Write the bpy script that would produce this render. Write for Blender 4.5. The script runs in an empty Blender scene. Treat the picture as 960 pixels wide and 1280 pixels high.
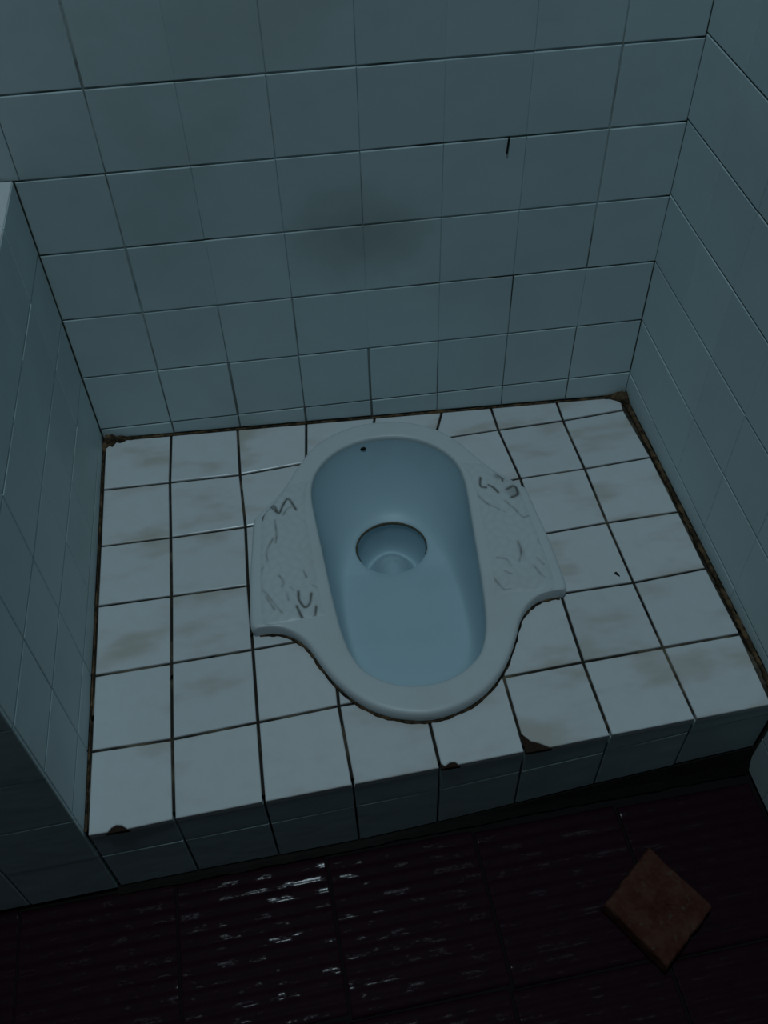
import bpy, bmesh, math, random
import numpy as np
from mathutils import Vector, Matrix
random.seed(7)
scene = bpy.context.scene
COL = scene.collection
H = 0.175                       # height of the tiled step above the bathroom floor

# ------------------------------------------------------------------ camera
cd = bpy.data.cameras.new('camera'); cam = bpy.data.objects.new('camera', cd); COL.objects.link(cam)
cd.sensor_fit = 'HORIZONTAL'; cd.sensor_width = 36.0; cd.lens = 1159.66 / 960 * 36.0
cd.clip_start = 0.02; cd.clip_end = 50
RIGHT = Vector((0.98606398, -0.16472647, -0.02330252))
DOWN = Vector((-0.13894354, -0.73837115, -0.65992631))
FWD = Vector((0.09150143, 0.6539673, -0.75096888))
mw = Matrix((RIGHT, -DOWN, -FWD)).transposed().to_4x4()
mw.translation = Vector((0.30354612, -0.49468148, 1.05532532 + H))
cam.matrix_world = mw
scene.camera = cam

# ------------------------------------------------------------------ world, light, exposure
world = bpy.data.worlds.new('world'); scene.world = world
world.use_nodes = True
world.node_tree.nodes['Background'].inputs[0].default_value = (0.35, 0.6, 0.75, 1)
world.node_tree.nodes['Background'].inputs[1].default_value = 0.05
SKY_X, SKY_Y, SKY_W, SKY_D, CEIL = 0.20, -0.09, 0.24, 0.28, 3.5    # the roof light over the step
ld = bpy.data.lights.new('roof_daylight', 'AREA'); ld.shape = 'RECTANGLE'
ld.size = SKY_W; ld.size_y = SKY_D; ld.energy = 21.8; ld.color = (0.68, 0.90, 1.0)
lo = bpy.data.objects.new('roof_daylight', ld); COL.objects.link(lo)
lo.location = (SKY_X, SKY_Y, CEIL - 0.004)
scene.view_settings.view_transform = 'Standard'
scene.view_settings.look = 'None'
scene.view_settings.gamma = 1.0
scene.view_settings.use_curve_mapping = False
scene.view_settings.exposure = 0.0

# ------------------------------------------------------------------ helpers
def link(name, me, mat=None, parent=None, loc=None):
    o = bpy.data.objects.new(name, me); COL.objects.link(o)
    if mat is not None and me is not None:
        if not me.materials: me.materials.append(mat)
    if loc is not None: o.location = loc
    if parent is not None: o.parent = parent
    return o

def struct(o, label=None, cat=None):
    o['kind'] = 'structure'
    if label: o['label'] = label
    if cat: o['category'] = cat
    return o

def mesh(name, verts, faces, smooth=False):
    me = bpy.data.meshes.new(name)
    me.from_pydata([tuple(v) for v in verts], [], faces); me.update()
    if smooth:
        for p in me.polygons: p.use_smooth = True
    return me

def box(x0, x1, y0, y1, z0, z1):
    v = [(x, y, z) for z in (z0, z1) for y in (y0, y1) for x in (x0, x1)]
    f = [(0, 2, 3, 1), (4, 5, 7, 6), (0, 1, 5, 4), (2, 6, 7, 3), (0, 4, 6, 2), (1, 3, 7, 5)]
    return v, f

def join(parts):
    V, F = [], []
    for v, f in parts:
        b = len(V); V += list(v); F += [tuple(i + b for i in q) for q in f]
    return V, F

def inset(poly, d):
    """move every edge of a counter-clockwise polygon inwards by d"""
    n = len(poly); out = []
    for i in range(n):
        p0, p1, p2 = Vector(poly[i - 1]), Vector(poly[i]), Vector(poly[(i + 1) % n])
        a = (p1 - p0).normalized(); b = (p2 - p1).normalized()
        na, nb = Vector((-a.y, a.x)), Vector((-b.y, b.x))
        m = na + nb
        if m.length < 1e-6: m = na
        m.normalize()
        k = d / max(0.35, m.dot(na))
        out.append(p1 + m * k)
    return out

def tile_mesh(poly, O, U, V, N, thick=0.007, bev=0.0013, lift=0.0, tilt=(0, 0)):
    """a glazed tile: the polygon (u,v) in the plane O,U,V, face outward along N, with a rounded rim.
    returns (mesh, centre)"""
    area = sum(poly[i - 1][0] * poly[i][1] - poly[i][0] * poly[i - 1][1] for i in range(len(poly)))
    if area < 0: poly = poly[::-1]
    flip = U.cross(V).dot(N) < 0
    cu = sum(p[0] for p in poly) / len(poly); cv = sum(p[1] for p in poly) / len(poly)
    C = O + U * cu + V * cv
    rings = [(0.0, -thick), (0.0, -bev), (bev * 0.3, -bev * 0.35), (bev, 0.0)]
    vs, fs = [], []
    n = len(poly)
    for d, h in rings:
        for q in inset(poly, d):
            hh = h + lift + (q[0] - cu) * tilt[0] + (q[1] - cv) * tilt[1]
            vs.append(O + U * q[0] + V * q[1] + N * hh - C)
    for r in range(len(rings) - 1):
        for i in range(n):
            j = (i + 1) % n
            q = (r * n + i, r * n + j, (r + 1) * n + j, (r + 1) * n + i)
            fs.append(q[::-1] if flip else q)
    top = tuple((len(rings) - 1) * n + i for i in range(n)); bot = tuple(range(n))[::-1]
    fs.append(top[::-1] if flip else top); fs.append(bot[::-1] if flip else bot)
    return mesh('tile', vs, fs), C

# ------------------------------------------------------------------ materials
class NT:
    def __init__(s, name):
        s.m = bpy.data.materials.new(name); s.m.use_nodes = True
        s.t = s.m.node_tree; s.n = s.t.nodes; s.b = s.n['Principled BSDF']
    def new(s, typ, **kw):
        nd = s.n.new(typ)
        for k, v in kw.items(): setattr(nd, k, v)
        return nd
    def l(s, a, b): s.t.links.new(a, b)
    def math(s, op, a, b=None, clamp=False):
        nd = s.new('ShaderNodeMath', operation=op, use_clamp=clamp)
        for i, v in enumerate((a, b)):
            if v is None: continue
            if isinstance(v, (int, float)): nd.inputs[i].default_value = v
            else: s.l(v, nd.inputs[i])
        return nd.outputs[0]
    def mix(s, f, a, b):
        nd = s.new('ShaderNodeMix', data_type='RGBA')
        for i, v in ((0, f), (6, a), (7, b)):
            if isinstance(v, (int, float)): nd.inputs[i].default_value = v
            elif isinstance(v, tuple): nd.inputs[i].default_value = (*v, 1)
            else: s.l(v, nd.inputs[i])
        return nd.outputs[2]
    def noise(s, vec, scale, detail=3, rough=0.55):
        nd = s.new('ShaderNodeTexNoise'); nd.inputs['Scale'].default_value = scale
        nd.inputs['Detail'].default_value = detail; nd.inputs['Roughness'].default_value = rough
        s.l(vec, nd.inputs['Vector']); return nd.outputs['Fac']
    def ramp(s, fac, a, b, lo=0.0, hi=1.0):
        nd = s.new('ShaderNodeMapRange', interpolation_type='SMOOTHSTEP')
        s.l(fac, nd.inputs[0])
        for i, v in zip((1, 2, 3, 4), (a, b, lo, hi)): nd.inputs[i].default_value = v
        return nd.outputs[0]
    def pos(s): return s.new('ShaderNodeNewGeometry').outputs['Position']
    def vec(s, v, op, w):
        nd = s.new('ShaderNodeVectorMath', operation=op); s.l(v, nd.inputs[0])
        if isinstance(w, tuple): nd.inputs[1].default_value = w
        else: s.l(w, nd.inputs[1])
        return nd.outputs['Value'] if op in ('LENGTH', 'DISTANCE') else nd.outputs['Vector']
    def sep(s, v):
        nd = s.new('ShaderNodeSeparateXYZ'); s.l(v, nd.inputs[0]); return nd.outputs
    def color(s, c):
        if isinstance(c, tuple): s.b.inputs['Base Color'].default_value = (*c, 1)
        else: s.l(c, s.b.inputs['Base Color'])
    def rough(s, r):
        if isinstance(r, (int, float)): s.b.inputs['Roughness'].default_value = r
        else: s.l(r, s.b.inputs['Roughness'])
    def spec(s, v): s.b.inputs['Specular IOR Level'].default_value = v
    def bump(s, h, strength, dist):
        nd = s.new('ShaderNodeBump'); nd.inputs['Strength'].default_value = strength
        nd.inputs['Distance'].default_value = dist; s.l(h, nd.inputs['Height'])
        s.l(nd.outputs[0], s.b.inputs['Normal'])

def rnd_offset(k):
    """world position shifted by a per-object random amount: each tile gets its own stains"""
    p = k.pos(); r = k.new('ShaderNodeObjectInfo').outputs['Random']
    c = k.new('ShaderNodeCombineXYZ'); k.l(k.math('MULTIPLY', r, 37.0), c.inputs[0]); k.l(k.math('MULTIPLY', r, 91.0), c.inputs[1])
    return p, k.vec(p, 'ADD', c.outputs[0]), r

def m_white_tile():
    k = NT('white_glazed_tile'); p, q, r = rnd_offset(k)
    q2 = k.vec(q, 'MULTIPLY', (8, 19, 10))
    wav = k.noise(q2, 1.0, 3, 0.5)
    stain = k.ramp(wav, 0.48, 0.72, 0.0, 0.60)
    fine = k.ramp(k.noise(p, 55, 4), 0.35, 0.75, 0.0, 0.16)
    base = k.mix(r, (0.60, 0.63, 0.655), (0.65, 0.675, 0.695))
    c = k.mix(fine, base, (0.50, 0.50, 0.46))
    c = k.mix(stain, c, (0.42, 0.375, 0.31))
    k.color(c); k.rough(0.25); k.spec(0.4)
    k.bump(k.noise(p, 30, 2), 0.12, 0.004)
    return k.m

def m_blue_tile():
    k = NT('pale_blue_wall_tile'); p, q, r = rnd_offset(k)
    base = k.mix(r, (0.54, 0.66, 0.69), (0.575, 0.695, 0.72))
    film = k.ramp(k.noise(p, 3.2, 4), 0.40, 0.72, 0.0, 0.30)
    c = k.mix(film, base, (0.34, 0.37, 0.34))
    # old damp smudge above the pan on the back wall
    d = k.vec(k.vec(p, 'MULTIPLY', (1.0, 1.0, 1.35)), 'DISTANCE', (0.44, 0.64, 0.700))
    w = k.math('ADD', d, k.math('MULTIPLY', k.noise(p, 14, 3), 0.10))
    c = k.mix(k.ramp(w, 0.07, 0.19, 0.42, 0.0), c, (0.20, 0.20, 0.15))
    k.color(c); k.rough(0.45); k.spec(0.2)
    k.bump(k.noise(p, 22, 2), 0.15, 0.005)
    return k.m

def m_grout(name, light, dark, lo, hi, scale=16, corner=False):
    k = NT(name); p = k.pos()
    f = k.ramp(k.noise(p, scale, 4, 0.6), lo, hi)
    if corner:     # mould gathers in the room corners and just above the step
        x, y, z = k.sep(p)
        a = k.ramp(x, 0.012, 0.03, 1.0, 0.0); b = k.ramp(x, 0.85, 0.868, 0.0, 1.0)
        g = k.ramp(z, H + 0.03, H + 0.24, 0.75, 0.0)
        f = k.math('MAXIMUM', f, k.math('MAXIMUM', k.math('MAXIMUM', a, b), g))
    k.color(k.mix(f, light, dark)); k.rough(0.9); k.spec(0.15)
    k.bump(k.noise(p, 240, 3), 0.4, 0.002)
    return k.m

def m_muck_shade():
    k = NT('brown_grime_and_shade'); p = k.pos()
    k.color(k.mix(k.ramp(k.noise(p, 70, 4, .65), .35, .68), (0.020, 0.013, 0.008), (0.15, 0.095, 0.05))); k.rough(0.85); k.spec(0.2)
    k.bump(k.noise(p, 180, 3), 0.8, 0.003)
    return k.m

def m_floor():
    k = NT('dark_maroon_ribbed_tile'); p, q, r = rnd_offset(k)
    n = k.noise(p, 45, 4)
    c = k.mix(n, (0.013, 0.0042, 0.0078), (0.021, 0.0066, 0.0115))
    k.color(c); w = k.noise(k.vec(q, 'MULTIPLY', (0.38, 1.0, 1.0)), 75, 3, 0.6)
    k.rough(k.ramp(w, 0.36, 0.44, 0.17, 0.55)); k.l(k.ramp(w, 0.34, 0.46, 0.13, 0.045), k.b.inputs['Specular IOR Level'])
    k.bump(k.noise(p, 90, 3, 0.6), 0.10, 0.002)
    return k.m

def m_ceramic(name, col, col2, rough):
    k = NT(name); p = k.pos()
    f = k.ramp(k.noise(p, 10, 4), 0.45, 0.75, 0.0, 0.5)
    c = k.mix(f, col, col2)
    at = k.new('ShaderNodeAttribute', attribute_name='grime')
    c = k.mix(at.outputs['Fac'], c, (0.045, 0.042, 0.032))
    k.color(c); k.rough(rough); k.spec(0.4)
    return k.m

def m_plain(name, col, rough, var=0.15, scale=20, bump=0.0):
    k = NT(name); p = k.pos()
    dark = tuple(v * (1 - var) for v in col); lite = tuple(v * (1 + var) for v in col)
    n = k.noise(p, scale, 4)
    k.color(k.mix(n, dark, lite)); k.rough(rough); k.spec(0.15)
    if bump: k.bump(k.noise(p, scale * 6, 4, 0.7), bump, 0.004)
    return k.m

def m_block():
    k = NT('rough_fired_clay'); p = k.pos()
    c = k.mix(k.ramp(k.noise(p, 40, 5, 0.7), 0.3, 0.7), (0.060, 0.018, 0.012), (0.095, 0.042, 0.030))
    c = k.mix(k.ramp(k.noise(p, 95, 3), 0.6, 0.72, 0, 0.8), c, (0.09, 0.07, 0.055))
    k.color(c); k.rough(0.95); k.spec(0.1)
    k.bump(k.noise(p, 260, 4, 0.7), 0.9, 0.003)
    return k.m

M_WHITE = m_white_tile(); M_BLUE = m_blue_tile()
M_GROUT_STEP = m_grout('dark_dirty_grout', (0.15, 0.125, 0.09), (0.03, 0.026, 0.02), 0.30, 0.52)
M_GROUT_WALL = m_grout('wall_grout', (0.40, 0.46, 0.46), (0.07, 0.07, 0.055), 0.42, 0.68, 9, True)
M_MUCK_SHADE = m_muck_shade(); M_FLOOR = m_floor()
M_RIM = m_ceramic('pale_blue_sanitary_ceramic', (0.57, 0.62, 0.635), (0.52, 0.55, 0.55), 0.40)
M_BOWL = m_ceramic('blue_bowl_ceramic', (0.44, 0.59, 0.655), (0.40, 0.52, 0.58), 0.42)
M_PAINT = m_plain('old_wall_paint', (0.10, 0.10, 0.10), 0.85, 0.1, 6)
M_FGROUT = m_plain('black_floor_joints', (0.010, 0.008, 0.008), 0.9, 0.3, 25)
M_CLAY = m_plain('broken_clay_body', (0.038, 0.022, 0.015), 0.9, 0.4, 150, 0.5)
M_RING = m_plain('olive_scale_deposit', (0.085, 0.075, 0.05), 0.8, 0.5, 90)
M_CEMENT = m_plain('dark_cement', (0.015, 0.013, 0.012), 0.8, 0.4, 25, 0.4)
M_BLACK = m_plain('black_dirt_and_hole_shade', (0.012, 0.011, 0.009), 0.8, 0.3, 60)
M_FRAME = m_plain('window_frame_paint', (0.5, 0.5, 0.48), 0.5, 0.1)
M_BLOCK = m_block()

# corners of the tiles on the step, strokes of the foot rest relief (metres)
GRID= [[[0.0059, 0.6666], [0.0075, 0.5516], [0.0055, 0.4356], [0.0066, 0.3251], [0.0049, 0.211], [0.0038, 0.1005], [0.0061, -0.0061]], [[0.1154, 0.6552], [0.1117, 0.5476], [0.1114, 0.4335], [0.1109, 0.3241], [0.1093, 0.2121], [0.1083, 0.0995], [0.1089, -0.0057]], [[0.2241, 0.6517], [0.2216, 0.5438], [0.2227, 0.434], [0.219, 0.3231], [0.218, 0.2143], [0.2164, 0.1041], [0.2155, -0.0056]], [[0.3375, 0.6535], [0.3273, 0.5507], [0.3302, 0.4391], [0.3263, 0.327], [0.3261, 0.2179], [0.3207, 0.1092], [0.3237, -0.0024]], [[0.4511, 0.6435], [0.4329, 0.5575], [0.4378, 0.4443], [0.4336, 0.3309], [0.4341, 0.2215], [0.4297, 0.1111], [0.4315, 0.0013]], [[0.5639, 0.6418], [0.5385, 0.5644], [0.5453, 0.4494], [0.5409, 0.3347], [0.5421, 0.2251], [0.5386, 0.1129], [0.5384, 0.005]], [[0.6466, 0.6359], [0.6457, 0.5667], [0.6528, 0.4545], [0.6482, 0.3386], [0.6502, 0.2288], [0.6472, 0.1166], [0.6488, 0.0085]], [[0.7577, 0.6308], [0.7556, 0.5679], [0.7569, 0.4559], [0.7555, 0.3425], [0.7562, 0.229], [0.7582, 0.1191], [0.7608, 0.0119]], [[0.8711, 0.6253], [0.8618, 0.5741], [0.8673, 0.4608], [0.8681, 0.3439], [0.866, 0.2347], [0.8678, 0.121], [0.8629, 0.0148]]]
LW= [[(-0.194, 0.076), (-0.1898, 0.0883), (-0.1806, 0.0999), (-0.1716, 0.0887)], [(-0.1827, 0.1069), (-0.1734, 0.0988), (-0.1682, 0.0849), (-0.1597, 0.1032), (-0.1518, 0.1119), (-0.1424, 0.089)], [(-0.1624, 0.0807), (-0.1555, 0.0927), (-0.1481, 0.0948)], [(-0.2071, 0.0781), (-0.2028, 0.0936), (-0.1977, 0.0993)], [(-0.1749, 0.073), (-0.1742, 0.0444), (-0.1763, 0.0292)], [(-0.1897, -0.002), (-0.1899, 0.0161), (-0.1793, 0.0389)], [(-0.1972, -0.0127), (-0.2026, -0.0294), (-0.2023, -0.0466), (-0.195, -0.0591), (-0.1848, -0.0774), (-0.1748, -0.0953)], [(-0.1502, -0.0632), (-0.1502, -0.0772), (-0.1434, -0.0906), (-0.1362, -0.0848), (-0.1326, -0.0687)], [(-0.1543, -0.0876), (-0.148, -0.1075), (-0.1399, -0.1155), (-0.1315, -0.1074), (-0.1279, -0.0916)], [(-0.1185, -0.0624), (-0.1153, -0.077), (-0.1117, -0.0859)], [(-0.1608, -0.053), (-0.1567, -0.0593)], [(-0.1753, -0.0307), (-0.1692, -0.0432), (-0.172, -0.0513)], [(-0.1953, -0.0646), (-0.1844, -0.0884)], [(-0.166, -0.0635), (-0.1646, -0.0749)], [(-0.2027, 0.0181), (-0.1976, 0.0264)], [(-0.1406, -0.0274), (-0.137, -0.0395)], [(-0.1292, -0.0551), (-0.1238, -0.0588)]]
RW= [[(0.1416, 0.1096), (0.1382, 0.093), (0.146, 0.0883)], [(0.1507, 0.0927), (0.1569, 0.0866), (0.162, 0.0757)], [(0.1654, 0.1197), (0.1742, 0.1078), (0.1732, 0.0977)], [(0.1755, 0.0803), (0.1891, 0.0849), (0.1901, 0.0679), (0.179, 0.0629)], [(0.1283, 0.081), (0.1387, 0.0594), (0.1509, 0.0476), (0.163, 0.036)], [(0.168, 0.0581), (0.1787, 0.04), (0.1868, 0.0226), (0.197, 0.0242)], [(0.2076, 0.0887), (0.2094, 0.0548), (0.2127, 0.0185), (0.215, -0.0103)], [(0.2081, -0.0185), (0.2143, -0.0317), (0.2181, -0.0534)], [(0.1997, -0.0233), (0.2033, -0.0421), (0.2106, -0.0552)], [(0.1691, -0.0216), (0.1696, -0.0399), (0.1632, -0.0568)], [(0.1814, -0.0684), (0.1869, -0.0838), (0.1922, -0.0904)], [(0.1895, -0.0549), (0.1956, -0.0677)], [(0.1139, -0.0579), (0.1209, -0.0793), (0.13, -0.1006), (0.141, -0.1023)], [(0.1328, -0.0461), (0.1458, -0.0511), (0.1499, -0.0635)], [(0.139, -0.0706), (0.1467, -0.0775)]]
RB1= (0.1698, 0.1085)
RB2= (0.1841, 0.0739)
RB3= (0.1699, -0.0384)

# ------------------------------------------------------------------ measured layout (metres)
X3, Y3, Z3 = Vector((1, 0, 0)), Vector((0, 1, 0)), Vector((0, 0, 1))
BACK0, BACKK = 0.667, -0.0652               # the back wall stands a little askew: y = BACK0 + BACKK*x
XR = 0.876                                  # right wall
XL = 0.004                                  # inner face of the low partition
FR0, FRK = -0.0065, 0.0253                  # front of the step: y = FR0 + FRK*x
def front(x): return FR0 + FRK * x
def backy(x): return BACK0 + BACKK * x
def back_z(x, k): return H + 0.022 + 0.1085 * k + (0.027 - 0.0026 * k) * (x / 0.87)
ROOM_X0, ROOM_Y0 = -1.05, -1.45
PART_X0 = -0.32                             # outer face of the partition

# ------------------------------------------------------------------ the room shell
T = 0.12
# solid walls behind the tiles
v = [(ROOM_X0 - T, backy(ROOM_X0 - T) + 0.0007, 0), (XR + T, backy(XR + T) + 0.0007, 0), (XR + T, 0.95, 0), (ROOM_X0 - T, 0.95, 0)]
v = v + [(a, b, CEIL) for a, b, _ in v]
f = [(0, 1, 5, 4), (1, 2, 6, 5), (2, 3, 7, 6), (3, 0, 4, 7), (4, 5, 6, 7), (3, 2, 1, 0)]
wall_back = struct(link('wall_back', mesh('wall_back', v, f), M_GROUT_WALL))
wall_right = struct(link('wall_right', mesh('wall_right', *box(XR + 0.0007, XR + T, ROOM_Y0 - T, backy(XR), 0, CEIL)), M_GROUT_WALL))
wall_front = struct(link('wall_front', mesh('wall_front', *box(ROOM_X0 - T, XR + 0.002, ROOM_Y0 - T, ROOM_Y0, 0, CEIL)), M_PAINT))
wall_side = struct(link('wall_far_left', mesh('wall_far_left', *box(ROOM_X0 - T, ROOM_X0, ROOM_Y0, backy(ROOM_X0), 0, CEIL)), M_PAINT))
# ceiling with the opening of the roof light
sx0, sx1, sy0, sy1 = SKY_X - SKY_W / 2, SKY_X + SKY_W / 2, SKY_Y - SKY_D / 2, SKY_Y + SKY_D / 2
cv, cf = join([box(ROOM_X0 - T, sx0, ROOM_Y0 - T, 0.95, CEIL, CEIL + 0.1), box(sx1, XR + T, ROOM_Y0 - T, 0.95, CEIL, CEIL + 0.1),
               box(sx0, sx1, ROOM_Y0 - T, sy0, CEIL, CEIL + 0.1), box(sx0, sx1, sy1, 0.95, CEIL, CEIL + 0.1)])
ceiling = struct(link('ceiling', mesh('ceiling', cv, cf), M_PAINT))
e = 0.02
wv, wf = join([box(sx0, sx1, sy0, sy0 + e, CEIL + 0.004, CEIL + 0.05), box(sx0, sx1, sy1 - e, sy1, CEIL + 0.004, CEIL + 0.05),
               box(sx0, sx0 + e, sy0 + e, sy1 - e, CEIL + 0.004, CEIL + 0.05), box(sx1 - e, sx1, sy0 + e, sy1 - e, CEIL + 0.004, CEIL + 0.05)])
window = struct(link('window_1', mesh('window_1', wv, wf), M_FRAME))
k = NT('frosted_roof_glass'); k.color((0.7, 0.85, 0.9)); k.rough(0.5); k.b.inputs['Transmission Weight'].default_value = 0.6
link('pane', mesh('pane', *box(sx0 + e, sx1 - e, sy0 + e, sy1 - e, CEIL + 0.02, CEIL + 0.026)), k.m, window)

# ------------------------------------------------------------------ wall tiles
GAP = 0.0011
def jit(): return random.uniform(-0.0004, 0.0004)
def wall_tile(parent, corners, O, U, V, N, gap=GAP, name='tile', mat=None, side=None):
    """corners: (u,v) in order; shrunk by the joint. side = (left, right) widths where the upright joints are filled"""
    poly = [tuple(q) for q in inset([Vector(c) for c in corners], gap)]
    if side:
        um = sum(q[0] for q in poly) / len(poly)
        poly = [(q[0] - (gap - side[0]), q[1]) if q[0] < um else (q[0] + (gap - side[1]), q[1]) for q in poly]
    me, C = tile_mesh(poly, O, U, V, N, 0.007, 0.0013, 0.0006 + jit() * .6, (random.uniform(-.004, .004), random.uniform(-.004, .004)))
    return link(name, me, mat or M_BLUE, parent, C)

# back wall: columns c, rows k above a narrow cut strip
bu = Vector((1, BACKK, 0)).normalized(); bn = Vector((BACKK, -1, 0)).normalized()
bO = Vector((0, BACK0, 0)); su = 1 / bu.x
bO_t = bO + bn * 0.0
def bx(c):
    return 0.012 + 0.1088 * c
def joint_w(c, r):
    """half width of the upright joint c beside row r: open low down and at the ends, filled higher up"""
    if c in (1, 8): return GAP
    if c == 7: return 0.0007
    if r <= 0: return GAP * (1.2 if c in (2, 3, 4) else 0.7)
    if r == 1 and c in (2, 3): return 0.0007
    return 0.0001
for c in range(-3, 8):
    x0, x1 = bx(c), bx(c + 1)
    if c == -1: x1 = 0.012
    if c == 7: x1 = XR + 0.0004
    for r in range(-1, 12):
        if c < 0 and r < 4: continue
        if c == 0: x0 = 0.0055 if r < 4 else 0.012
        def P(x, kk):
            zz = back_z(x, kk) if kk >= 0 else H + 0.0003
            return (x * su, zz)
        a, b = r, r + 1
        j = random.uniform(-.0008, .0008)
        wall_tile(wall_back, [P(x0 + j, a), P(x1 + j, a), P(x1 + j, b), P(x0 + j, b)], bO, bu, Z3, bn,
                  side=(joint_w(c, r), joint_w(c + 1, r)))

# right wall: u = distance from the back corner towards the room front
rO = Vector((XR, backy(XR), 0)); ru = Vector((0, -1, 0)); rn = Vector((-1, 0, 0))
def right_z(u, kk): return H + 0.047 + 0.1073 * kk - 0.05 * u * max(0.0, 1 - kk / 12)
for c in range(0, 14):
    u0, u1 = (0.002 + 0.108 * c if c else 0.0), 0.002 + 0.108 * (c + 1)
    for r in range(-2, 12):
        if c < 5 and r < -1: continue
        def P(u, kk):
            if kk == -2: return (u, 0.003)
            if kk == -1 and c < 5: return (u, H + 0.0003)
            return (u, right_z(u, kk))
        q = [P(u0, r), P(u1, r), P(u1, r + 1), P(u0, r + 1)]
        if c == 5 and r in (-2, -1):                 # the step ends inside this column
            us = backy(XR) - front(XR) + 0.004
            if r == -2: q = [(us, 0.003), (u1, 0.003), P(u1, -1), (us, right_z(us, -1))]
            else: q = [(u0, H + .0003), (us, H + .0003), (us, right_z(us, -1)), P(u1, -1), P(u1, 0), P(u0, 0)]
        wall_tile(wall_right, q, rO, ru, Z3, rn, 0.0008, side=(0.0001, 0.0001))

# low partition on the left
PZ = [0.021, 0.133, 0.240, 0.352, 0.459]
PSL = [0.030, 0.024, 0.016, 0.004, 0.0]
def left_z(y, kk): return H + PZ[kk] + PSL[kk] * (1 - y / 0.667)
PTOP = H + 0.452
pv = [(PART_X0, front(PART_X0) + .003, 0), (XL - 0.002, front(XL) + .003, 0), (XL - 0.002, backy(XL) - 0.001, 0), (PART_X0, backy(PART_X0) - 0.001, 0)]
pv = pv + [(a, b, PTOP) for a, b, _ in pv]
partition = struct(link('wall_left', mesh('wall_left', pv, f), M_GROUT_WALL))
rows_y = [0.6645, 0.5516, 0.4356, 0.3251, 0.211, 0.1005, -0.0035]
lO = Vector((XL, 0, 0)); lu = Vector((0, -1, 0)); ln = Vector((1, 0, 0))
for r in range(6):
    ya, yb = rows_y[r], rows_y[r + 1]
    for kk in range(-1, 4):
        def P(y, q): return (-y, left_z(y, q) if q >= 0 else H + 0.0003)
        wall_tile(partition, [P(ya, kk), P(yb, kk), P(yb, kk + 1), P(ya, kk + 1)], lO, lu, Z3, ln, 0.0008,
                  side=(0.0003 if r < 4 else 0.0009, 0.0003 if r < 3 else 0.0009))
# its front face, flush with the step, and its coping
fu = Vector((1, FRK, 0)).normalized(); fn = Vector((FRK, -1, 0)).normalized(); fO = Vector((0, FR0, 0))
xs = [PART_X0, -0.216, -0.108, 0.0050]
zs = [0.003, H - 0.066, H + 0.041, H + 0.148, H + 0.256, H + 0.354, H + 0.459]
for a in range(3):
    for b in range(6):
        wall_tile(partition, [(xs[a], zs[b]), (xs[a + 1], zs[b]), (xs[a + 1], zs[b + 1]), (xs[a], zs[b + 1])], fO, fu, Z3, fn)
cO = Vector((0, 0, PTOP + 0.007))
ys = [-0.004, 0.108, 0.219, 0.331, 0.443, 0.555, 0.664]
for a in range(3):
    for b in range(6):
        wall_tile(partition, [(xs[a], ys[b]), (xs[a + 1], ys[b]), (xs[a + 1], ys[b + 1]), (xs[a], ys[b + 1])], cO, X3, Y3, Z3, mat=M_WHITE)
# open joint on the back wall
ck = link('crack', mesh('crack', *box(-.0009, .0009, -.0012, .0012, -.011, .011)), M_BLACK, wall_back, Vector((0.6405, backy(0.6405) - 0.0012, H + 0.458)))
ck.rotation_euler = (0, math.radians(4), 0)

# ------------------------------------------------------------------ the squat pan outline (its own frame)
TC = Vector((0.44088, 0.34082, H)); TA = math.atan2(0.02938, 0.99957)
TX = Vector((math.cos(TA), -math.sin(TA), 0)); TY = Vector((math.sin(TA), math.cos(TA), 0))
def tw(x, y, z=0.0): return TC + TX * x + TY * y + Z3 * z
OUT = [(0, .262), (.04, .257), (.08, .24), (.11, .215), (.134, .18), (.152, .148), (.17, .122), (.19, .1), (.2015, .088), (.207, .078),
       (.2115, .03), (.216, -.02), (.2185, -.08), (.2185, -.106), (.2165, -.1125), (.211, -.1135), (.195, -.114), (.178, -.1175), (.165, -.125), (.153, -.136), (.142, -.152), (.13, -.178), (.114, -.207),
       (.093, -.234), (.066, -.256), (.034, -.27), (0, -.2755)]
INN = [(0, .224), (.035, .22), (.068, .205), (.095, .18), (.112, .148), (.117, .11), (.1145, .06), (.11, .0), (.1065, -.05),
       (.102, -.1), (.097, -.14), (.089, -.173), (.075, -.2), (.05, -.22), (.025, -.23), (0, -.2325)]
def catmull(P, m=10):
    P = [Vector(p) for p in P]
    E = [Vector((-P[1].x, P[1].y))] + P + [Vector((-P[-2].x, P[-2].y))]
    out = []
    for i in range(1, len(E) - 2):
        for s in range(m):
            t = s / m; a, b, c, d = E[i - 1], E[i], E[i + 1], E[i + 2]
            out.append(0.5 * ((2 * b) + (c - a) * t + (2 * a - 5 * b + 4 * c - d) * t * t + (3 * b - a - 3 * c + d) * t ** 3))
    out.append(P[-1]); return out
def resample(P, fr):
    d = [0.0]
    for i in range(1, len(P)): d.append(d[-1] + (P[i] - P[i - 1]).length)
    px = [p.x for p in P]; py = [p.y for p in P]
    s = np.array(fr) * d[-1]
    return [Vector((a, b)) for a, b in zip(np.interp(s, d, px), np.interp(s, d, py))]
def frac_at(P, pt):
    d = [0.0]
    for i in range(1, len(P)): d.append(d[-1] + (P[i] - P[i - 1]).length)
    i = min(range(len(P)), key=lambda q: (P[q] - Vector(pt)).length)
    return d[i] / d[-1]
oc, ic = catmull(OUT), catmull(INN)
NH = 110
t = np.linspace(0, 1, NH + 1)
io = [0, frac_at(oc, (.11, .215)), frac_at(oc, (.205, .083)), frac_at(oc, (.2185, -.11)), frac_at(oc, (.13, -.178)), 1]
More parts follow.
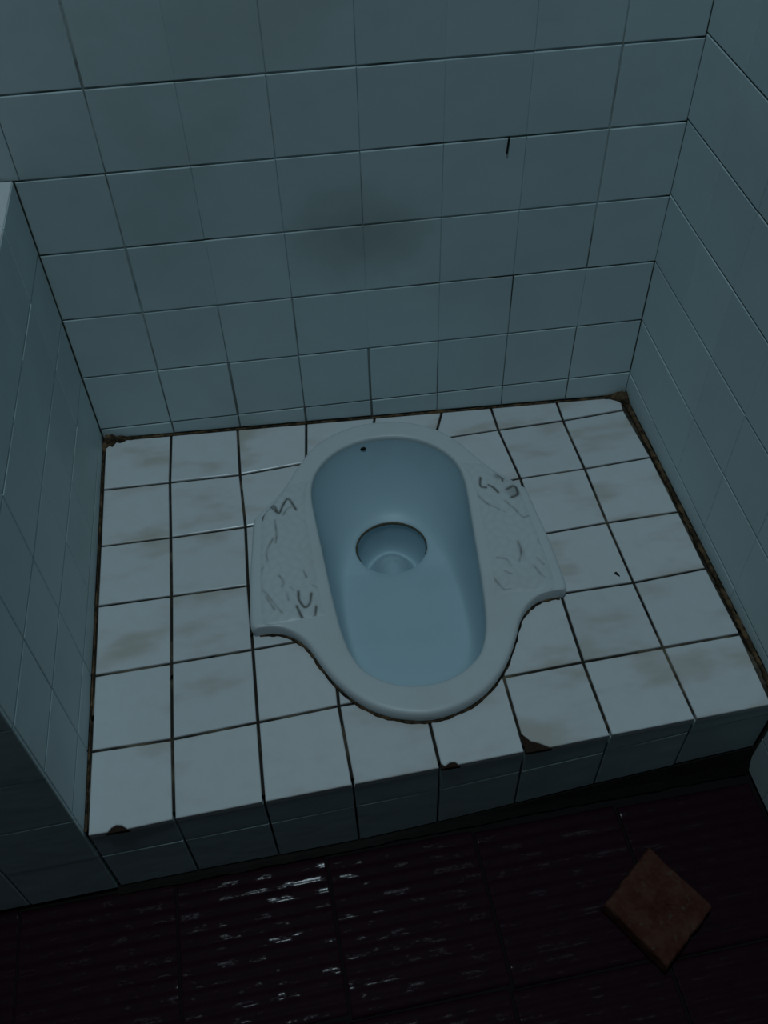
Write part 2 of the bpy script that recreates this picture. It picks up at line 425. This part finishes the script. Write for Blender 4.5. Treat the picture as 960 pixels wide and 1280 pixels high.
ii = [0, frac_at(ic, (.068, .205)), frac_at(ic, (.1145, .09)), frac_at(ic, (.102, -.095)), frac_at(ic, (.089, -.173)), 1]
tt = [0, .2, .36, .62, .80, 1]
OH = resample(oc, np.interp(t, tt, io)); IH = resample(ic, np.interp(t, tt, ii))
OH[0].x = OH[-1].x = IH[0].x = IH[-1].x = 0
full = lambda Hh: Hh + [Vector((-p.x, p.y)) for p in Hh[-2:0:-1]]
OUTER, INNER = full(OH), full(IH); NP = len(OUTER)      # clockwise from the back
def offset_outer(d):   # outline shrunk by d
    return [p for p in inset(OUTER[::-1], d)][::-1]

# ------------------------------------------------------------------ the raised step
CUT = offset_outer(0.012)
def border(pt, xa, xb, ya, yb):
    """where the ray from the pan's middle through pt meets the step's rectangle"""
    w = tw(pt.x, pt.y); d = (w - TC)
    ts = []
    if d.x > 1e-9: ts.append((xb - TC.x) / d.x)
    if d.x < -1e-9: ts.append((xa - TC.x) / d.x)
    if d.y > 1e-9: ts.append((yb - TC.y) / d.y)
    if d.y < -1e-9: ts.append((ya - TC.y) / d.y)
    s = min(q for q in ts if q > 0)
    return TC.x + d.x * s, TC.y + d.y * s
SV, SF = [], []
zt = H - 0.0028
xa, xb = XL, XR
rim_pts = []
for p in CUT:
    bx_, by_ = border(p, xa, xb, 0.0, 0.64)
    fy = (by_ - 0.0) / 0.64
    y = (front(bx_) + 0.008) * (1 - fy) + (backy(bx_)) * fy
    rim_pts.append((bx_, y))
# slide the nearest samples onto the four corners
for cx, cy in ((xa, front(xa) + .008), (xb, front(xb) + .008), (xb, backy(xb)), (xa, backy(xa))):
    i = min(range(NP), key=lambda q: (rim_pts[q][0] - cx) ** 2 + (rim_pts[q][1] - cy) ** 2); rim_pts[i] = (cx, cy)
for p, b in zip(CUT, rim_pts):
    w = tw(p.x, p.y)
    SV += [(w.x, w.y, 0.01), (w.x, w.y, zt), (b[0], b[1], zt), (b[0], b[1], 0.0)]
for i in range(NP):
    j = (i + 1) % NP
    for r in range(3): SF.append((i * 4 + r, j * 4 + r, j * 4 + r + 1, i * 4 + r + 1))
step = struct(link('raised_platform', mesh('raised_platform', SV, SF), M_GROUT_STEP),
              'raised white tiled step around the pale blue squat toilet', 'platform')
bm = bmesh.new(); bm.from_mesh(step.data); bmesh.ops.recalc_face_normals(bm, faces=bm.faces)
if max(bm.faces, key=lambda q: q.calc_area()) and sum(q.normal.z * q.calc_area() for q in bm.faces) < 0: bmesh.ops.reverse_faces(bm, faces=bm.faces)
bm.to_mesh(step.data); bm.free()

# cutter for the tiles the pan is let into
CC = offset_outer(0.007)
cvv = [tw(p.x, p.y, z) for z in (-0.05, 0.05) for p in CC]
cff = [tuple(range(NP)), tuple(range(2 * NP - 1, NP - 1, -1))] + [(i, NP + i, NP + (i + 1) % NP, (i + 1) % NP) for i in range(NP)]
cutter = bpy.data.objects.new('cutter', mesh('cutter', cvv, cff)); COL.objects.link(cutter)
bm = bmesh.new(); bm.from_mesh(cutter.data); bmesh.ops.recalc_face_normals(bm, faces=bm.faces); bm.to_mesh(cutter.data); bm.free()

def inside(pt, poly):
    r = False
    for i in range(len(poly)):
        a, b = poly[i - 1], poly[i]
        if (a.y > pt[1]) != (b.y > pt[1]) and pt[0] < (b.x - a.x) * (pt[1] - a.y) / (b.y - a.y) + a.x: r = not r
    return r
WOUT = [Vector((tw(p.x, p.y).x, tw(p.x, p.y).y)) for p in CC]
sO = Vector((0, 0, H))
SG = 0.0019
cut_tiles = []
for c in range(8):
    for r in range(6):
        a, b, d, e2 = GRID[c][r + 1], GRID[c + 1][r + 1], GRID[c + 1][r], GRID[c][r]
        poly = [list(q) for q in (a, b, d, e2)]
        if r == 0:                                     # keep the back course clear of the wall
            for q in (2, 3): poly[q][1] = min(poly[q][1], backy(poly[q][0]) - 0.004)
        if c == 0:
            for q in (0, 3): poly[q][0] = max(poly[q][0], XL + 0.0035)
        if c == 7:
            for q in (1, 2): poly[q][0] = min(poly[q][0], XR - 0.0085)
        if r == 5:
            for q in (0, 1): poly[q][1] = front(poly[q][0]) + 0.0005
        poly = [tuple(q) for q in inset([Vector(q) for q in poly], SG)]
        if r == 5:
            poly[0] = (poly[0][0], front(poly[0][0]) - .0012); poly[1] = (poly[1][0], front(poly[1][0]) - .0012)
        A, B, D, E3 = poly
        if (c, r) == (5, 5):                           # broken front corner
            poly = [(A[0] + .030, A[1]), B, D, E3, (A[0], A[1] + .0225), (A[0] + .009, A[1] + .012), (A[0] + .017, A[1] + .0085)]
        if (c, r) == (4, 5):                           # small chips along the front edge
            poly = [(A[0] + .004, A[1] + .001), (A[0] + .011, A[1] + .0045), (A[0] + .017, A[1] + .0042), (A[0] + .021, A[1]), B, D, E3, (A[0], A[1] + .005)]
        if (c, r) == (0, 5):
            poly = [A, (A[0] + .022, A[1]), (A[0] + .026, A[1] + .0045), (A[0] + .032, A[1] + .007), (A[0] + .038, A[1] + .0055), (A[0] + .045, A[1]), B, D, E3]
        shard = None
        if (c, r) == (5, 5): shard = [A, (A[0] + .030, A[1]), (A[0] + .017, A[1] + .0085), (A[0] + .009, A[1] + .012), (A[0], A[1] + .0225)]
        if (c, r) == (0, 5): shard = [(A[0] + .022, A[1]), (A[0] + .045, A[1]), (A[0] + .038, A[1] + .0055), (A[0] + .032, A[1] + .007), (A[0] + .026, A[1] + .0045)]
        if (c, r) == (4, 5): shard = [A, (A[0] + .021, A[1]), (A[0] + .017, A[1] + .0042), (A[0] + .011, A[1] + .0045), (A[0] + .004, A[1] + .001), (A[0], A[1] + .005)]
        ins = [inside(q, WOUT) for q in poly]
        if all(ins): continue
        me, C = tile_mesh(poly, sO, X3, Y3, Z3, 0.009, 0.0015, jit(), (random.uniform(-.004, .004), random.uniform(-.004, .004)))
        o = link('tile', me, M_WHITE, step, C)
        if shard:
            sm, sc_ = tile_mesh([tuple(q) for q in inset([Vector(q) for q in shard], -0.0009)], sO, X3, Y3, Z3, 0.0055, 0.0004, -0.0022, (0, 0.12))
            link('broken_edge', sm, M_CLAY, o, sc_ - C)
        # does the pan's outline pass through this tile?
        x0, x1 = min(q[0] for q in poly), max(q[0] for q in poly); y0, y1 = min(q[1] for q in poly), max(q[1] for q in poly)
        if any(x0 < q.x < x1 and y0 < q.y < y1 for q in WOUT):
            cut_tiles.append(o)
for o in cut_tiles:
    md = o.modifiers.new('cut', 'BOOLEAN'); md.operation = 'DIFFERENCE'; md.object = cutter; md.solver = 'EXACT'
dg = bpy.context.evaluated_depsgraph_get(); dg.update()
for o in cut_tiles:
    nm = bpy.data.meshes.new_from_object(o.evaluated_get(dg)); o.modifiers.clear(); o.data = nm
bpy.data.objects.remove(cutter)

# tiles on the riser: a cut course under the edge and a full course below
rj = [0.066, 0.066, 0.065, 0.064, 0.064, 0.056, 0.047, 0.036, 0.030]
rb = [0.167, 0.167, 0.170, 0.172, 0.165, 0.154, 0.141, 0.130, 0.120]
for c in range(8):
    x0 = GRID[c][6][0]; x1 = GRID[c + 1][6][0] if c < 7 else XR - 0.002
    if c == 0: x0 = XL + 0.003
    for lo_, hi_ in (((H - rj[c], H - rj[c + 1]), (H - .0085, H - .0085)), ((H - rb[c], H - rb[c + 1]), (H - rj[c], H - rj[c + 1]))):
        q = [(x0, lo_[0]), (x1, lo_[1]), (x1, hi_[1]), (x0, hi_[0])]
        wall_tile(step, q, fO, fu, Z3, fn, 0.0014)

# near-black cement filler from the riser tiles down to the floor
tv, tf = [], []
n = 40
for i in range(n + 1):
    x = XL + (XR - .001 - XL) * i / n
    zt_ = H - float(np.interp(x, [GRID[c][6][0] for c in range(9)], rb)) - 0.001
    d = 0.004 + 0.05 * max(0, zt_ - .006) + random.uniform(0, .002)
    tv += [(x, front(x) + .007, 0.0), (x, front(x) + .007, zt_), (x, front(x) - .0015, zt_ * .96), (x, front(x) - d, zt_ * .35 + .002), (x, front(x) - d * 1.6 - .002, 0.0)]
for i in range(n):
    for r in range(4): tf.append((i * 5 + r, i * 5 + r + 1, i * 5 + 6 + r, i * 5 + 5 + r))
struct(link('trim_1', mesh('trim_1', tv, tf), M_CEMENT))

# brown grime lying along the wall foot of the step; grime with painted shade under the pan's front edge
def bead(pts, rad, mat, name, parent, seg=6, wob=0.35, squash=0.7):
    V, F = [], []
    n = len(pts)
    for i, p in enumerate(pts):
        a = pts[max(0, i - 1)]; b = pts[min(n - 1, i + 1)]
        d = (b - a).normalized(); s = d.cross(Z3)
        rr = (rad(i / (n - 1)) if callable(rad) else rad) * (1 + random.uniform(-wob, wob))
        for k_ in range(seg):
            an = 2 * math.pi * k_ / seg
            V.append(p + s * math.cos(an) * rr + Z3 * math.sin(an) * rr * squash)
    for i in range(n - 1):
        for k_ in range(seg):
            j = (k_ + 1) % seg
            F.append((i * seg + k_, i * seg + j, (i + 1) * seg + j, (i + 1) * seg + k_))
    F.append(tuple(range(seg))[::-1]); F.append(tuple((n - 1) * seg + i for i in range(seg)))
    o = link(name, mesh(name, V, F, True), mat, parent); return o
def line(p, q, n): return [Vector(p).lerp(Vector(q), i / n) for i in range(n + 1)]
def corner_rad(base, big, e0, e1):
    return lambda s: base + (big - base) * (max(0, 1 - s / e0) ** 2 if e0 else 0) + (big - base) * (max(0, 1 - (1 - s) / e1) ** 2 if e1 else 0)
zg = H - 0.0005
for pts, rad in ((line((XL + .006, backy(XL) - .0032, zg), (XR - .006, backy(XR) - .0034, zg), 150), corner_rad(.0026, .019, .08, .05)),
                 (line((XR - .0042, backy(XR) - .006, zg), (XR - .0030, front(XR) + .004, zg), 110), corner_rad(.0040, .017, .07, 0)),
                 (line((XL + .0015, backy(XL) - .01, zg - .001), (XL + .0015, front(XL) + .004, zg - .001), 90), corner_rad(.0016, .013, .06, 0))):
    g = bead(pts, rad, M_MUCK_SHADE, 'grime', step); g['kind'] = 'stuff'
front_shade = [p for p in OUTER[96:NP - 96]]
front_shade = offset_outer(0.0012)[70:NP - 69]
g = bead([tw(p.x, p.y, 0.0004) for p in front_shade], 0.0034, M_MUCK_SHADE, 'grime', step, 6, 0.28, 0.8); g['kind'] = 'stuff'  # brown dirt, with the shadow gap below the pan edge painted in

# a dark fleck on the step
fl = []
for i in range(9):
    an = 2 * math.pi * i / 9; rr = random.uniform(.6, 1.1)
    fl.append((math.cos(an) * .0026 * rr + math.sin(an) * -.002, math.sin(an) * .006 * rr))
me, C = tile_mesh(fl, Vector((0.7377, 0.2468, H + .0016)), X3, Y3, Z3, 0.0013, 0.0004)
link('dirt_fleck', me, M_BLACK, step, C)

# ------------------------------------------------------------------ squat toilet
toilet = bpy.data.objects.new('squat_toilet', None); COL.objects.link(toilet); toilet.location = TC; toilet.rotation_euler = (0, 0, -TA)
toilet['label'] = 'pale blue ceramic squat toilet set into the white tiled step'; toilet['category'] = 'toilet'
RIMH = 0.021
def lerp2(i, s): return OUTER[i].lerp(INNER[i], s)
prof = []                                   # (kind, amount, z)
prof += [('o', 0.0012, 0.0006), ('o', 0.0002, 0.006), ('o', -0.0004, 0.012), ('o', 0.0002, 0.0158), ('o', 0.0014, 0.0185), ('o', 0.0032, 0.0202), ('o', 0.0065, 0.0209)]
prof += [('m', .25, .0), ('m', .45, .0), ('m', .65, .0), ('m', .80, 0)]
prof += [('i', 0.0045, 0.0209), ('i', 0.0022, 0.0202), ('i', 0.0008, 0.0188), ('i', 0.0001, 0.0165), ('i', 0.0, 0.0125)]
def ring_pt(i, kind, a):
    d = (INNER[i] - OUTER[i]); L = d.length; d = d / L
    if kind == 'o': return OUTER[i] + d * a
    if kind == 'i': return INNER[i] - d * a
    return OUTER[i].lerp(INNER[i], a)
V, F = [], []
for kind, a, z in prof:
    for i in range(NP):
        p = ring_pt(i, kind, a)
        zz = z if kind != 'm' else RIMH + 0.0003 * math.sin(a * math.pi)
        V.append((p.x, p.y, zz))
for r in range(len(prof) - 1):
    for i in range(NP):
        j = (i + 1) % NP
        F.append((r * NP + i, r * NP + j, (r + 1) * NP + j, (r + 1) * NP + i))
def fixn(me):
    bm = bmesh.new(); bm.from_mesh(me); bmesh.ops.recalc_face_normals(bm, faces=bm.faces)
    if sum(q.normal.z * q.calc_area() for q in bm.faces) < 0: bmesh.ops.reverse_faces(bm, faces=bm.faces)
    bm.to_mesh(me); bm.free(); return me
link('rim', fixn(mesh('rim', V, F, True)), M_RIM, toilet)

# bowl: steep sides, a front floor sloping down to the outlet
HC, HR, HZ = Vector((0.0, 0.093)), (0.056, 0.051), -0.098
def zfloor(y): return float(np.interp(y, [-.25, -.2, -.1, 0.0, 0.045, .3], [-.040, -.048, -.066, -.086, HZ, HZ]))
holep = []
for i in range(NP):
    d = INNER[i] - HC
    an = math.atan2(d.y / 1.35, d.x)
    holep.append(HC + Vector((math.cos(an) * HR[0], math.sin(an) * HR[1])))
NB = 34
V, F = [], []
for r in range(NB + 1):
    s = (r / NB) ** 1.5
    for i in range(NP):
        p = INNER[i].lerp(holep[i], s)
        dist = (p - INNER[i]).length; L = (holep[i] - INNER[i]).length
        k_ = float(np.interp(INNER[i].y, [.02, .15], [0, 1])); k_ = k_ * k_ * (3 - 2 * k_)
        dw = min(L, min(0.046, L * 0.97) * (1 - k_) + L * 0.98 * k_)
        u = min(1.0, dist / dw)
        zf = zfloor(p.y)
        w = (1 - k_) * (1 - (1 - u) ** 2.4) ** 0.62 + k_ * (1 - (1 - u) ** 1.7) ** 0.82
        z = 0.0125 + (zf - 0.0125) * w
        # soften into the outlet
        V.append((p.x, p.y, z - 0.004 * max(0, (s - .93) / .07) ** 2))
for r in range(NB):
    for i in range(NP):
        j = (i + 1) % NP
        F.append((r * NP + i, r * NP + j, (r + 1) * NP + j, (r + 1) * NP + i))
bowl = link('bowl', fixn(mesh('bowl', V, F, True)), M_BOWL, toilet)

# outlet: a short well that turns forward, and the brown ring at its mouth
V, F = [], []
NW, NQ = 64, 22
mouth = HZ - .004
for q in range(NQ + 1):
    ph = math.pi / 2 * q / NQ
    sc = max(0.0, math.cos(ph)) ** .55; dz = .080 * math.sin(ph)
    for i in range(NW):
        an = 2 * math.pi * i / NW
        x = HC.x + math.cos(an) * HR[0] * sc; y = HC.y + math.sin(an) * HR[1] * sc
        z = mouth - dz
        if q:      # the floor of the pan runs on into the well as a tongue
            zt_ = mouth - .006 - .30 * (y - HC.y + HR[1]) - 26 * abs(x) ** 2.0 - .9 * max(0, y - HC.y - .012)
            z = 0.5 * (z + zt_ + math.sqrt((z - zt_) ** 2 + .016 ** 2)) - .5 * .016 * min(1, q / 6) - (0 if q > 5 else .008 * (1 - q / 6))
            z = min(z, mouth - .0004 * q)
        V.append((x, y, z))
for q in range(NQ):
    for i in range(NW):
        j = (i + 1) % NW
        F.append((q * NW + i, q * NW + j, (q + 1) * NW + j, (q + 1) * NW + i))
link('outlet', fixn(mesh('outlet', V, F, True)), M_BOWL, toilet)
pts = []
for i in range(61):
    an = math.radians(-25 + 230 * i / 60)
    pts.append(Vector((HC.x + math.cos(an) * HR[0], HC.y + math.sin(an) * HR[1], mouth + .0026)))
g = bead(pts, lambda s: max(.0003, .0004 + .0019 * math.sin(math.pi * s) ** .6), M_RING, 'grime_ring', toilet, 6, .15, .9)
g['label'] = 'brown dirt ring around the outlet'
# small hole under the back rim, its shaded inside painted as a black disc
fl = [(math.cos(a_) * .0045, math.sin(a_) * .0026) for a_ in [2 * math.pi * i / 12 for i in range(12)]]
me, C = tile_mesh(fl, Vector((-0.0265, 0.2172, 0.0035)), X3, Z3, Vector((0, -1, 0)), 0.004, 0.0006)
fh = link('flush_hole', me, M_BLACK, toilet, C); fh['label'] = 'small dark hole under the back rim'

# foot rests: shallow relief with dirt in its grooves, one on each wing
def seg_dist(px, py, lines):
    best = np.full(px.shape, 9.0)
    for L in lines:
        for (ax, ay), (bx2, by2) in zip(L[:-1], L[1:]):
            dx, dy = bx2 - ax, by2 - ay
            tt_ = np.clip(((px - ax) * dx + (py - ay) * dy) / (dx * dx + dy * dy + 1e-12), 0, 1)
            best = np.minimum(best, np.hypot(px - ax - tt_ * dx, py - ay - tt_ * dy))
    return best
def smooth_line(L):
    if len(L) < 3: return L
    P = [Vector(q) for q in L]; E = [P[0] * 2 - P[1]] + P + [P[-1] * 2 - P[-2]]; o = []
    for i in range(1, len(E) - 2):
        for s in range(5):
            t_ = s / 5; a, b, c, d = E[i - 1:i + 3]
            o.append(tuple(0.5 * ((2 * b) + (c - a) * t_ + (2 * a - 5 * b + 4 * c - d) * t_ * t_ + (3 * b - a - 3 * c + d) * t_ ** 3)))
    return o + [L[-1]]
def foot_rest(side, lines, strong, label, blots=()):
    i0, i1 = 29, 74                           # along the wing
    NA, NC = 150, 84
    gx = np.zeros((NA + 1, NC + 1)); gy = gx.copy(); ga = gx.copy(); gb = gx.copy()
    for a in range(NA + 1):
        fi = i0 + (i1 - i0) * a / NA; q = int(fi); r_ = fi - q
        o = OH[q].lerp(OH[q + 1], r_); n_ = IH[q].lerp(IH[q + 1], r_)
        for b in range(NC + 1):
            s = 0.07 + 0.87 * b / NC
            p = o.lerp(n_, s); gx[a, b] = p.x * side; gy[a, b] = p.y; ga[a, b] = a / NA; gb[a, b] = b / NC
    ed = np.minimum(np.minimum(ga * 8, (1 - ga) * 7), np.minimum(gb * 6, (1 - gb) * 5))
    ed = np.clip(ed, 0, 1); ed = ed * ed * (3 - 2 * ed)
    ls = [smooth_line(L) for L in lines]
    d = seg_dist(gx, gy, ls)
    ds = seg_dist(gx, gy, [ls[q] for q in strong])
    # faint pressed scale pattern under the drawn grooves
    sc = np.abs(np.sin(gx * 210 + 1.6 * np.sin(gy * 95)) * np.sin(gy * 190 + 1.4 * np.sin(gx * 120)))
    groove = np.exp(-(d / .0017) ** 2)
    z = 0.0197 + ed * (0.0030 + 0.00055 * sc * ed - 0.0009 * groove)
    blot = np.zeros_like(gx)
    for cx, cy, rx, ry, k_ in blots: blot += k_ * np.exp(-(((gx - cx) / rx) ** 2 + ((gy - cy) / ry) ** 2) ** 1.5)
    wear = 0.5 + 0.5 * np.sin(gx * 160 + 3 * np.sin(gy * 70)) * np.sin(gy * 130)
    gm = 0.55 * np.exp(-(d / .0015) ** 2) * (0.4 + 0.6 * wear) + 0.55 * np.exp(-(ds / .0021) ** 2) + blot
    gm = np.clip(gm + 0.07 * (1 - sc) ** 3, 0, 0.85) * np.clip(ed * 2.5 - .25, 0, 1)
    V = [(float(x), float(y), float(q)) for x, y, q in zip(gx.ravel(), gy.ravel(), z.ravel())]
    F = []
    for a in range(NA):
        for b in range(NC):
            k_ = a * (NC + 1) + b
            F.append((k_, k_ + 1, k_ + NC + 2, k_ + NC + 1))
    me = fixn(mesh('foot_rest', V, F, True))
    at = me.attributes.new('grime', 'FLOAT', 'POINT'); at.data.foreach_set('value', gm.ravel().astype(np.float32))
    o = link('foot_rest', me, M_RIM, toilet); o['label'] = label
foot_rest(-1, LW, (0, 1, 8, 7, 3), 'embossed left foot rest with dark grooves')
foot_rest(1, RW, (0, 1, 2, 3, 6, 7), 'embossed right foot rest with dark grooves',
          blots=((RB1[0], RB1[1], .008, .007, .45), (RB2[0], RB2[1], .010, .012, .38), (RB3[0], RB3[1], .004, .014, .22)))

# ------------------------------------------------------------------ dark ribbed floor
FT, FJ = 0.2, 0.0028
floor = struct(link('floor', mesh('floor', *box(ROOM_X0 - T, XR + T, ROOM_Y0 - T, 0.95, -0.1, -0.0052)), M_FGROUT))
NR, SP = 12, 6
def rib_mesh(w, dpt):
    V, F = [], []
    nn = max(SP, int(round(NR * SP * dpt / (FT - FJ))))
    for i in range(nn + 1):
        y = -dpt / 2 + dpt * i / nn
        ph = (i % SP) / SP
        z = 0.0017 * (0.5 - 0.5 * math.cos(2 * math.pi * ph)) ** 0.6 - 0.0032
        if i in (0, nn): z = -0.0042
        V += [(-w / 2, y, z - .0008), (-w / 2 + .0012, y, z), (-w / 2 + .0032, y, z), (w / 2 - .0032, y, z), (w / 2 - .0012, y, z), (w / 2, y, z - .0008)]
    for i in range(nn):
        for r in range(5): F.append((i * 6 + r, i * 6 + r + 1, i * 6 + 7 + r, i * 6 + 6 + r))
    b = len(V)
    V += [(-w / 2, -dpt / 2, -.0054), (w / 2, -dpt / 2, -.0054), (w / 2, dpt / 2, -.0054), (-w / 2, dpt / 2, -.0054)]
    F += [(b, b + 1, 5, 4, 3, 2, 1, 0), (b + 2, b + 3) + tuple(nn * 6 + q for q in range(6))]
    me = mesh('floor_tile', V, F, True)
    me.materials.append(M_FLOOR); return me
full_tile = rib_mesh(FT - FJ, FT - FJ)
X0F = 0.2795
for a in range(-7, 4):
    xa_, xb_ = X0F + FT * (a), X0F + FT * (a + 1)
    xa_, xb_ = max(xa_, ROOM_X0), min(xb_, XR)
    if xb_ - xa_ < .02: continue
    for b in range(0, 7):
        yb_, ya_ = -0.010 - FT * b, -0.010 - FT * (b + 1)
        w = xb_ - xa_ - FJ
        me = full_tile if abs(w - (FT - FJ)) < 1e-4 else rib_mesh(w, FT - FJ)
        o = link('floor_tile', me, None, floor, Vector(((xa_ + xb_) / 2, (ya_ + yb_) / 2, 0.0)))
        o.rotation_euler = (random.uniform(-.004, .004), 0.016 + random.uniform(-.003, .003), FRK)

# ------------------------------------------------------------------ rough brown block on the floor
bc = [(0.6955, -0.081), (0.614, -0.1415), (0.666, -0.2275), (0.7485, -0.168)]
NBK = 14; BH = 0.026
bm = bmesh.new()
def side_pts(q0, q1):
    return [Vector(q0).lerp(Vector(q1), i / NBK) for i in range(NBK)]
ring = []
for i in range(4): ring += side_pts(bc[i], bc[(i + 1) % 4])
cen = Vector((sum(q[0] for q in bc) / 4, sum(q[1] for q in bc) / 4))
rings = [(1.0, 0.0), (1.01, .008), (1.0, .018), (.985, .0235), (.95, BH), (.7, BH + .0008), (.4, BH + .001), (.15, BH)]
allv = []
rs = random.Random(3)
chip = [1 - (0.035 * rs.random() ** 3) for _ in ring]
for s, z in rings:
    row = []
    for i, p in enumerate(ring):
        nick = chip[i] if s > .9 else 1.0
        co = cen + (p - cen) * s * nick
        # worn lower-left edge
        jz = rs.uniform(-.0007, .0007) if z > 0 else 0
        row.append(bm.verts.new((co.x - cen.x, co.y - cen.y, z + jz)))
    allv.append(row)
nr = len(ring)
for a in range(len(rings) - 1):
    for i in range(nr):
        j = (i + 1) % nr
        bm.faces.new((allv[a][i], allv[a][j], allv[a + 1][j], allv[a + 1][i]))
bm.faces.new(allv[-1]); bm.faces.new(allv[0][::-1])
bmesh.ops.recalc_face_normals(bm, faces=bm.faces)
me = bpy.data.meshes.new('clay_block'); bm.to_mesh(me); bm.free()
blk = link('clay_block', me, M_BLOCK, None, Vector((cen.x, cen.y, -0.0012)))
blk['label'] = 'rough reddish brown square block lying on the dark ribbed floor'; blk['category'] = 'block'
